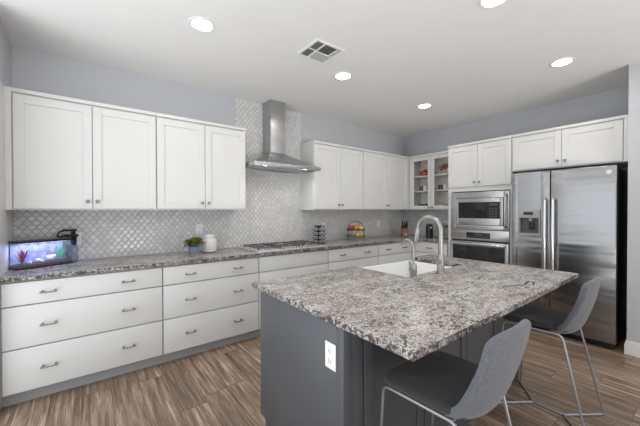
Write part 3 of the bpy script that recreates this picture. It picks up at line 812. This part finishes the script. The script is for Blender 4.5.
# ------------------------------------------------------------------ counter stools (front faces +y)
def grid_surface(bm, fn, nu, nv):
    g = [[bm.verts.new(fn(i/nu, j/nv)) for i in range(nu+1)] for j in range(nv+1)]
    for j in range(nv):
        for i in range(nu): bm.faces.new((g[j][i], g[j][i+1], g[j+1][i+1], g[j+1][i]))
def make_stool(label):
    t = thing('counter_stool', label, 'stool', (0, 0, 0), 0, 'grey counter stools')
    # seat cushion
    b = bm_new(); rows = []
    yf, yr = .226, -.150; n = 40
    def outline(sx, sy, z):
        out = []
        for k in range(n):
            a = 2*PI*k/n; c_, s_ = math.cos(a), math.sin(a)
            py = math.copysign(abs(s_)**.24, s_); px = .213*sx*math.copysign(abs(c_)**.24, c_)*(1-.09*max(0, -py-.2))
            y = (yf+yr)/2 + (yf-yr)/2*sy*py
            dip = -.012*(1-abs(px)/.21)*max(0, 1-abs(py)) if z > .63 else 0
            wf = -.012*max(0, py)**2
            out.append(b.verts.new((px, y, z+dip+wf)))
        return out
    rows = [outline(.86, .90, .610), outline(.97, .975, .616), outline(1.0, 1.0, .628), outline(.985, .99, .642), outline(.93, .945, .650), outline(.6, .6, .648), outline(.25, .25, .643)]
    for a, c in zip(rows, rows[1:]):
        for k in range(n): b.faces.new((a[k], a[(k+1) % n], c[(k+1) % n], c[k]))
    b.faces.new(rows[0][::-1]); b.faces.new(rows[-1])
    obj('seat', b, 'seat', t, label='dark charcoal seat cushion')
    # wrapped backrest shell
    b = bm_new()
    CEN = [(-.015, .578), (-.075, .576), (-.130, .588), (-.168, .628), (-.198, .715), (-.226, .820), (-.246, .945)]
    EDG = [(-.070, .622), (-.092, .628), (-.118, .645), (-.146, .685), (-.178, .755), (-.206, .835), (-.226, .941)]
    def spl(P, v):
        n = len(P)-1; k = min(int(v*n), n-1); t_ = v*n-k
        p0, p1, p2, p3 = P[max(k-1, 0)], P[k], P[k+1], P[min(k+2, n)]
        return [0.5*(2*b_+(c_-a_)*t_+(2*a_-5*b_+4*c_-d_)*t_**2+(3*b_-a_-3*c_+d_)*t_**3) for a_, b_, c_, d_ in zip(p0, p1, p2, p3)]
    def shell(u, v):
        s = 2*u-1
        q = math.sin(s*PI/2*.94)/math.sin(PI/2*.94)
        c_, e_ = spl(CEN, v), spl(EDG, v); k = abs(q)**2.3
        a = .186 + .024*min(1, v*3.0) - .038*v*v
        return (a*q, c_[0]+(e_[0]-c_[0])*k, c_[1]+(e_[1]-c_[1])*k - .022*v**8*abs(q)**7)
    grid_surface(b, shell, 14, 14)
    o = obj('backrest', b, 'fab', t, label='light grey woven backrest shell')
    md = o.modifiers.new('thickness', 'SOLIDIFY'); md.thickness = .032; md.offset = -0.2; md.use_even_offset = True
    sb = o.modifiers.new('round', 'SUBSURF'); sb.levels = 2; sb.render_levels = 2
    # bent rod frame, one side loop each, and the floor stretcher
    for s in (-1, 1):
        b = bm_new()
        tube(b, rounded([(s*.213, .236, .0075), (s*.203, .206, .596), (s*.186, -.120, .596), (s*.213, -.250, .0075)], .035, 7), .0068, 10)
        obj('leg_loop', b, 'frame', t)
    b = bm_new()
    for sy in (-1, 1):
        tube(b, rounded([(-.213, sy*.243, .0075), (0, sy*.086, .0075), (.213, sy*.243, .0075)], .012, 3), .0068, 10)
    tube(b, [(0, -.090, .0075), (0, .090, .0075)], .0068, 10)
    obj('floor_stretcher', b, 'frame', t)
    for yy in (.13, -.10): obj('seat_support', tube(bm_new(), [(-.19, yy, .598), (.19, yy, .598)], .006, 8), 'frame', t)
    return t
st = make_stool('grey upholstered counter stool nearest the camera at the near corner of the island')
st.location = (-3.530, -2.868, 0)
dup(st, 'grey upholstered counter stool at the far end of the island, in front of the refrigerator', (-2.27, -2.866, 0))

# ------------------------------------------------------------------ ceiling lights and vent
spots = [(-4.085, -1.24, 'recessed ceiling light at the upper left, above the cabinets by the fish tank'), (-2.69, -1.24, 'recessed ceiling light beside the ceiling vent'),
         (-1.25, -1.235, 'recessed ceiling light nearest the far back corner'), (-1.275, -2.69, 'recessed ceiling light in front of the cabinet above the refrigerator'),
         (-2.665, -2.675, 'recessed ceiling light above the island, cut by the top of the photo')]
def make_light(label):
    t = thing('recessed_light', label, 'ceiling light', (0, 0, 0), 0, 'recessed ceiling lights')
    b = bm_new(); lathe(b, [(.070, -.001), (.074, -.006), (.092, -.005), (.096, 0), (.070, 0)], n=32)
    b.faces.ensure_lookup_table(); obj('trim_ring', b, 'trim', t)
    b = bm_new(); lathe(b, [(0, -.004), (.0695, -.004), (.0695, -.0005), (0, -.0005)], n=32); obj('lamp_diffuser', b, 'lamp', t)
    l = bpy.data.lights.new('recessed_lamp', 'AREA'); l.shape = 'DISK'; l.size = .14; l.energy = LAMP_W; l.color = (1, .965, .91); l.spread = math.radians(170)
    return t, l
proto, ld = make_light(spots[0][2])
for i, (x, y, lab) in enumerate(spots):
    o = proto if i == 0 else dup(proto, lab, (x, y, HC-.0005))
    o.location = (x, y, HC-.0005)
    lo = bpy.data.objects.new('recessed_lamp', ld); COL.objects.link(lo); lo.location = (x, y, HC-.008)
t = thing('ceiling_vent', 'square white air vent with dark louvres in the ceiling', 'vent', (-3.16, -1.472, HC-.0005))
b = bm_new(); h = .150
for s in (-1, 1):
    box(b, s*(h-.012)-.012, s*(h-.012)+.012, -h, h, -.010, 0, .003); box(b, -h+.024, h-.024, s*(h-.012)-.012, s*(h-.012)+.012, -.010, 0, .003)
box(b, -.050, -.040, -h+.024, h-.024, -.010, 0); box(b, -h+.024, -.050, -.005, .005, -.010, 0); box(b, -.040, h-.024, .004, .012, -.010, 0)
box(b, .086, .094, -h+.024, .004, -.010, 0)
obj('frame', b, 'trim', t)
obj('duct_opening', box(bm_new(), -h+.024, h-.024, -h+.024, h-.024, -.0012, -.0002), 'dgrey', t)
def louvres(xa, xb, ya, yb, d, out):
    b = bm_new(); run = .013; step = .0135
    lo_, hi_ = (xa, xb) if d == 'x' else (ya, yb)
    n = int((hi_-lo_)/step); st_ = (hi_-lo_)/n
    for i in range(n):
        c_ = lo_+st_*(i+.5)
        l_, u_2 = (c_+out*run/2, c_-out*run/2)
        if d == 'x': q = ((l_, ya, -.0095), (l_, yb, -.0095), (u_2, yb, -.002), (u_2, ya, -.002))
        else: q = ((xa, l_, -.0095), (xb, l_, -.0095), (xb, u_2, -.002), (xa, u_2, -.002))
        b.faces.new([b.verts.new(p) for p in q])
    bmesh.ops.solidify(b, geom=b.faces[:], thickness=.001)
    return obj('louvre', b, 'trim', t)
louvres(-h+.024, -.050, -h+.024, -.005, 'x', -1); louvres(-h+.024, -.050, .005, h-.024, 'x', -1)
louvres(-.040, .086, -h+.024, .004, 'y', -1); louvres(-.040, h-.024, .012, h-.024, 'y', 1); louvres(.094, h-.024, -h+.024, .004, 'x', 1)

# ------------------------------------------------------------------ fish tank
TA = math.radians(29)
t = thing('fish_tank', 'small blue-lit fish tank with black rims on the left end of the counter', 'aquarium', (-5.060, -.205, CT+.0005), TA)
tw, td, th = .178, .068, .212
b = bm_new()
g = .004
box(b, -tw, tw, -td, -td+g, .012, th-.014); box(b, -tw, tw, td-g, td, .012, th-.014)
box(b, -tw, -tw+g, -td+g, td-g, .012, th-.014); box(b, tw-g, tw, -td+g, td-g, .012, th-.014)
obj('glass_walls', b, 'glass', t)
obj('backdrop', box(bm_new(), -tw+.005, tw-.005, td-.008, td-.0045, .013, th-.016), 'tankback', t)
obj('base_rim', box(bm_new(), -tw-.004, tw+.004, -td-.004, td+.004, 0, .0115, .002), 'black', t)
b = bm_new(); box(b, -tw+.005, tw-.005, -td+.005, td-.009, .012, .030)
for i in range(260):
    ball(b, (random.uniform(-tw+.012, tw-.012), random.uniform(-td+.012, td-.016), .030+random.uniform(-.002, .003)), random.uniform(.004, .007), 6)
gv = obj('gravel', b, 'gravel', t); gv['kind'] = 'stuff'
lid = obj('lid', box(bm_new(), -tw-.005, tw+.005, -td-.005, td+.005, th-.013, th+.004, .003), 'black', t)
obj('lamp_strip', box(bm_new(), -tw+.02, tw-.02, -.018, .018, th-.018, th-.0135), 'tanklamp', lid)
l = bpy.data.lights.new('tank_lamp_light', 'AREA'); l.shape = 'RECTANGLE'; l.size = .32; l.size_y = .05; l.energy = 0.55; l.color = (.66, .70, 1.0)
lo = bpy.data.objects.new('tank_lamp_light', l); COL.objects.link(lo); lo.location = (-5.060, -.205, CT+th-.022); lo.rotation_euler = (0, 0, TA)
rot = Matrix.Rotation(TA, 3, 'Z')
def tk(x, y, z): return tuple(Vector((-5.060, -.205, CT+.0005)) + rot @ Vector((x, y, z)))
def lump(name, mat, label, x, y, z, r, seed, cat, sq=.7, arch=False):
    rnd = random.Random(seed); b = bm_new()
    for i in range(9):
        a = rnd.uniform(0, 2*PI); q = r*.55*rnd.random()
        ball(b, (q*math.cos(a), q*math.sin(a)*.6, r*.28+rnd.random()*r*.45), r*rnd.uniform(.22, .4), 8)
    return tag(obj(name, b, mat, None, tk(x, y, z)), label, cat)
lump('coral_ornament', 'coral', 'white coral ornament in the middle of the fish tank', .055, -.015, .034, .055, 1, 'ornament')
lump('pink_coral_ornament', 'coral', 'small pale ornament left of the large white one in the fish tank', -.025, -.02, .034, .034, 2, 'ornament')
lump('stone', 'coral', 'smallest white stone near the left end of the fish tank', -.085, -.03, .034, .022, 3, 'ornament')
def weed(name, mat, label, x, y, h, seed, n=22):
    rnd = random.Random(seed); b = bm_new()
    for i in range(n):
        a = rnd.uniform(0, 2*PI); l_ = h*rnd.uniform(.6, 1); sp = .045*rnd.random()
        p = [(sp*math.cos(a)*k, sp*math.sin(a)*k*.6, l_*k) for k in (0, .4, .75, 1)]
        tube(b, p, .004, 5, rads=[.0015, .0032, .0035, .001])
    return tag(obj(name, b, mat, None, tk(x, y, .036)), label, 'aquatic plant')
weed('red_water_plant', 'redleaf', 'red water plant at the left of the fish tank', -.125, .0, .12, 4)
weed('green_water_plant', 'neon', 'bright green water plant at the right end of the fish tank', .118, -.005, .12, 5, 14)
# hang-on filter
t = thing('tank_filter', 'hang-on filter with black hood and clear box at the right end of the fish tank', 'aquarium filter', tk(tw+.034, .0, 0), TA)
b = bm_new(); box(b, -.024, .024, -.05, .05, .002, .150, .004); obj('clear_box', b, 'tint', t)
b = bm_new(); box(b, -.045, .027, -.050, .050, th+.010, th+.032, .006); box(b, .005, .022, -.03, .03, .151, th+.010); obj('hood', b, 'black', t)
b = bm_new(); box(b, -.060, .020, -.04, .03, th+.060, th+.078, .006); tube(b, rounded([(-.055, 0, th+.068), (-.095, 0, th+.06), (-.11, 0, th+.02), (-.06, .02, th+.014)], .03), .008, 8); box(b, .004, .018, -.02, .02, th+.03, th+.062); obj('pump_head', b, 'black', t)

# ------------------------------------------------------------------ potted plant and canister
t = thing('potted_plant', 'leafy green plant in a small blue-grey pot on the back counter', 'plant', (-3.902, -.312, CT+.0005))
b = bm_new(); lathe(b, [(0, 0), (.056, 0), (.058, .010), (.050, .012), (0, .012)], n=24); obj('saucer', b, 'tan', t)
b = bm_new(); lathe(b, [(0, .0125), (.047, .0125), (.052, .02), (.054, .085), (.049, .085), (.047, .075), (0, .075)], n=24); obj('pot', b, 'blue', t)
rnd = random.Random(11)
for nm, mt_, n, sd in (('foliage', 'green', 95, 3), ('foliage', 'lime', 80, 4)):
    b = bm_new(); rnd = random.Random(sd)
    for i in range(n):
        a = rnd.uniform(0, 2*PI); el = rnd.uniform(-.25, 1.3); rr = rnd.uniform(.04, .105)
        c = Vector((rr*math.cos(a)*math.cos(el), rr*math.sin(a)*math.cos(el)*.8, .105+rr*math.sin(el)*.72))
        d = Vector((math.cos(a), math.sin(a), rnd.uniform(-.6, .5))).normalized()
        s = d.cross(Vector((rnd.uniform(-.4, .4), rnd.uniform(-.4, .4), 1))).normalized(); L = rnd.uniform(.022, .04); W = L*.38
        nn = s.cross(d)*.004
        p = [c-d*L, c+s*W+nn, c+d*L*.2+nn*-1, c-s*W+nn, c+d*L]
        v = [b.verts.new(q) for q in p]
        b.faces.new((v[0], v[1], v[2])); b.faces.new((v[0], v[2], v[3])); b.faces.new((v[1], v[4], v[2])); b.faces.new((v[2], v[4], v[3]))
    bmesh.ops.solidify(b, geom=b.faces[:], thickness=.001)
    obj(nm, b, mt_, t)
b = bm_new()
for i in range(14):
    a = i*2.4; tube(b, [(0, 0, .076), (.03*math.cos(a), .03*math.sin(a), .11), (.085*math.cos(a), .07*math.sin(a), .13+.03*math.sin(i))], .0016, 5)
obj('stems', b, 'stem', t)
t = thing('canister', 'white ceramic canister behind the potted plant', 'canister', (-3.715, -.200, CT+.0005))
b = bm_new(); lathe(b, [(0, 0), (.070, 0), (.072, .004), (.072, .010)], n=32); lathe(b, [(.072, .010), (0, .010)], n=32); obj('foot_ring', b, 'dgrey', t, label='dark foot ring')
b = bm_new(); lathe(b, [(0, .0075), (.073, .0075), (.079, .018), (.079, .128), (.072, .142), (.052, .146), (0, .146)], n=32); obj('body', b, 'cer', t)
b = bm_new(); lathe(b, [(0, .1465), (.053, .1465), (.056, .150), (.056, .185), (.052, .190), (0, .191)], n=32); obj('lid', b, 'cer', t)

# ------------------------------------------------------------------ spice rack
SPX, SPY = -2.282, -.30; SR = math.radians(-20)
t = thing('spice_rack', 'black revolving spice rack with jars right of the cooktop', 'spice rack', (SPX, SPY, CT+.0005), SR)
b = bm_new(); cyl(b, (0, 0, 0), .075, .010, 28, bev=.002); obj('base', b, 'blackm', t)
b = bm_new(); box(b, -.022, .022, -.022, .022, .0105, .235, .002); obj('post', b, 'blackm', t)
b = bm_new(); box(b, -.07, .07, -.07, .07, .2355, .245, .003); obj('top', b, 'blackm', t)
for k in range(4):
    z = .016+k*.055
    b = bm_new(); box(b, -.075, .075, -.075, .075, z-.003, z, .001)
    for s in (-1, 1): tube(b, [(-.075, s*.075, z+.016), (.075, s*.075, z+.016)], .002, 6); tube(b, [(s*.075, -.075, z+.016), (s*.075, .075, z+.016)], .002, 6)
    obj('tier', b, 'blackm', t)
def jar(label, loc):
    t = thing('spice_jar', label, 'jar', loc, SR, 'spice jars in the rack')
    b = bm_new(); lathe(b, [(0, 0), (.018, 0), (.019, .003), (.019, .030), (.014, .034), (0, .034)], n=14); obj('body', b, 'lgrey', t)
    b = bm_new(); lathe(b, [(0, .0345), (.0165, .0345), (.0165, .045), (0, .045)], n=14); obj('cap', b, 'black', t)
    return t
rs = Matrix.Rotation(SR, 3, 'Z'); first = None
tiers = ('bottom', 'second', 'third', 'top')
for k in range(4):
    for cx, cy, nm in ((-.050, -.050, 'left'), (.050, -.050, 'right'), (0.0, -.050, 'middle'), (-.050, 0.0, 'far left')):
        p = Vector((SPX, SPY, CT+.0005)) + rs @ Vector((cx, cy, .0165+k*.055))
        lab = 'spice jar with black cap on the %s tier of the rack, %s one' % (tiers[k], nm)
        if first is None: first = jar(lab, p)
        else: dup(first, lab, p)

# ------------------------------------------------------------------ fruit stand
FXc, FYc = -1.555, -.265; FR = math.radians(-44)
t = thing('fruit_stand', 'black two-tier wire fruit stand on the back counter', 'fruit stand', (FXc, FYc, CT+.0005), FR)
W = .118
def hoop(bm, z, rx, ry, r=.003, n=32): tube(bm, [(rx*math.cos(2*PI*k/n), ry*math.sin(2*PI*k/n), z) for k in range(n)], r, 6, True)
b = bm_new()
pts = [(-W, 0, .004), (-W, 0, .17)] + [(-W*math.cos(PI*k/14), 0, .17+.115*math.sin(PI*k/14)) for k in range(1, 14)] + [(W, 0, .17), (W, 0, .004)]
tube(b, pts, .0045, 8)
for s in (-1, 1): tube(b, [(s*W, -.07, .004), (s*W, .07, .004)], .004, 8)
obj('arch_frame', b, 'blackm', t)
for z, rx in ((.05, .138), (.148, .130)):
    b = bm_new(); hoop(b, z, rx, .105); hoop(b, z+.022, rx+.008, .112, .004)
    for k in range(9):
        x = -rx*.85+rx*1.7*k/8; yy = .105*math.sqrt(max(0, 1-(x/rx)**2)); tube(b, [(x, -yy, z), (x, yy, z)], .002, 5)
    for k in range(16):
        a = 2*PI*k/16; tube(b, [(rx*math.cos(a), .105*math.sin(a), z), ((rx+.008)*math.cos(a), .112*math.sin(a), z+.022)], .002, 5)
    obj('basket', b, 'blackm', t)
rf = Matrix.Rotation(FR, 3, 'Z')
def ft(x, y, z): return tuple(Vector((FXc, FYc, CT+.0005)) + rf @ Vector((x, y, z)))
def fruit(name, mat, label, x, y, z, r, cat, group=None, sq=.94):
    t = thing(name, label, cat, ft(x, y, z), 0, group)
    b = bm_new()
    k = 9; prof = [(r*math.sin(PI*i/k), r+(-r*sq*math.cos(PI*i/k))-(r-r*sq)) for i in range(k+1)]
    lathe(b, prof, n=16); obj('flesh', b, mat, t)
    b = bm_new(); tube(b, [(0, 0, 2*r*sq-.002), (.002, 0, 2*r*sq+.008)], .0018, 5); obj('stem', b, 'stem', t)
    return t
fruit('apple', 'red', 'red apple at the left of the upper fruit tier', -.072, -.035, .151, .036, 'fruit')
fruit('orange', 'orange', 'orange in the middle of the upper fruit tier', .005, -.05, .151, .037, 'fruit')
fruit('apple', 'red', 'red apple at the back of the upper fruit tier, behind the orange', -.03, .045, .151, .036, 'fruit')
fruit('peach', 'yellow', 'yellow-orange peach at the right of the upper fruit tier', .082, -.02, .151, .034, 'fruit')
fruit('orange', 'orange', 'orange at the back right of the upper fruit tier', .048, .05, .151, .035, 'fruit')
fruit('lemon', 'yellow', 'lemon in the lower fruit tier, nearest the room', .03, -.055, .053, .028, 'fruit', sq=1.15)
fruit('lemon', 'yellow', 'lemon at the right of the lower fruit tier', .085, -.01, .053, .028, 'fruit', sq=1.15)
fruit('lemon', 'yellow', 'lemon at the back of the lower fruit tier', .03, .05, .053, .028, 'fruit', sq=1.15)

# ------------------------------------------------------------------ knife block, coffee things
KX, KY = -.520, -.385; KR = math.radians(-45)
t = thing('knife_block', 'reddish wooden knife block in the back corner of the counter', 'knife block', (KX, KY, CT+.0005), KR)
b = bm_new()
v = [b.verts.new(p) for p in ((-.052, -.06, 0), (.052, -.06, 0), (.052, .075, 0), (-.052, .075, 0), (-.052, -.035, .135), (.052, -.035, .135), (.052, .085, .185), (-.052, .085, .185))]
for f in ((0, 3, 2, 1), (4, 5, 6, 7), (0, 1, 5, 4), (2, 3, 7, 6), (1, 2, 6, 5), (3, 0, 4, 7)): b.faces.new([v[i] for i in f])
bmesh.ops.bevel(b, geom=b.edges[:], offset=.003, segments=2, affect='EDGES')
kb = obj('block', b, 'block', t)
b = bm_new(); lathe(b, [(0, 0), (.013, 0), (.013, .003), (0, .003)], (.012, -.054, .05), 16, 'y'); obj('round_mark', b, 'cer', kb, label='round white mark')
rk = Matrix.Rotation(KR, 3, 'Z')
i = 0
for yy, zz in ((-.012, .1465), (.022, .1607), (.056, .1748)):
    for xx in (-.033, 0, .033):
        if yy > .05 and xx == 0: continue
        i += 1
        L = .075 if yy < 0 else .10
        p = Vector((KX, KY, CT+.0005)) + rk @ Vector((xx, yy, zz))
        th_ = thing('knife', 'black-handled knife in the wooden block, ' + ('front row left', 'front row middle', 'front row right', 'middle row left', 'middle row centre', 'middle row right', 'back row left', 'back row right')[i-1], 'knife', p, KR, 'knives in the block')
        b = bm_new(); d = Vector((0, -.38, .92)).normalized()
        tube(b, [d*.0065, d*.02, d*L*.7, d*L], .009, 8, rads=[.007, .009, .0105, .008]); obj('handle', b, 'black', th_)
        b = bm_new(); tube(b, [d*.002, d*.0065], .006, 8); obj('bolster', b, 'bright', th_)
t = thing('coffee_grinder', 'black cylindrical coffee maker with chrome cap on the right-hand counter', 'coffee maker', (-.345, -.735, CT+.0005))
b = bm_new(); lathe(b, [(0, 0), (.062, 0), (.062, .012), (.056, .016), (.056, .185), (.05, .192), (0, .192)], n=28); obj('body', b, 'black', t)
b = bm_new(); lathe(b, [(0, .1925), (.052, .1925), (.05, .215), (.03, .226), (0, .228)], n=28); obj('lid', b, 'black', t)
b = bm_new(); lathe(b, [(0, 0), (.024, 0), (.022, .006), (0, .007)], (-.030, -.049, .168), 16, 'y');
for v in b.verts: v.co.y = -.0525-(v.co.y+.049)
obj('dial', b, 'bright', t)
t = thing('espresso_machine', 'stainless coffee machine beside the tall oven cabinet', 'coffee machine', (-.270, -1.005, CT+.0005), RZ)
b = bm_new(); box(b, -.13, .15, -.12, .13, .004, .028, .004); ba = obj('base', b, 'dgrey', t)
b = bm_new(); box(b, -.13, .15, .01, .13, .0285, .215, .008); obj('body', b, 'steel', t)
b = bm_new(); box(b, -.13, .15, -.115, .13, .2155, .285, .010); obj('head', b, 'steel', t)
b = bm_new(); cyl(b, (.06, -.05, .185), .032, .030, 18); obj('group_head', b, 'chrome', t)
b = bm_new(); tube(b, [(.06, -.08, .196), (.06, -.19, .188)], .010, 10); obj('portafilter_handle', b, 'black', t)
b = bm_new(); box(b, -.11, .13, -.11, .0, .0285, .034); obj('drip_tray', b, 'bright', t)
b = bm_new(); lathe(b, [(0, 0), (.02, 0), (.018, .008), (0, .008)], (-.06, -.1235, .25), 16, 'y'); obj('gauge', b, 'white', t)
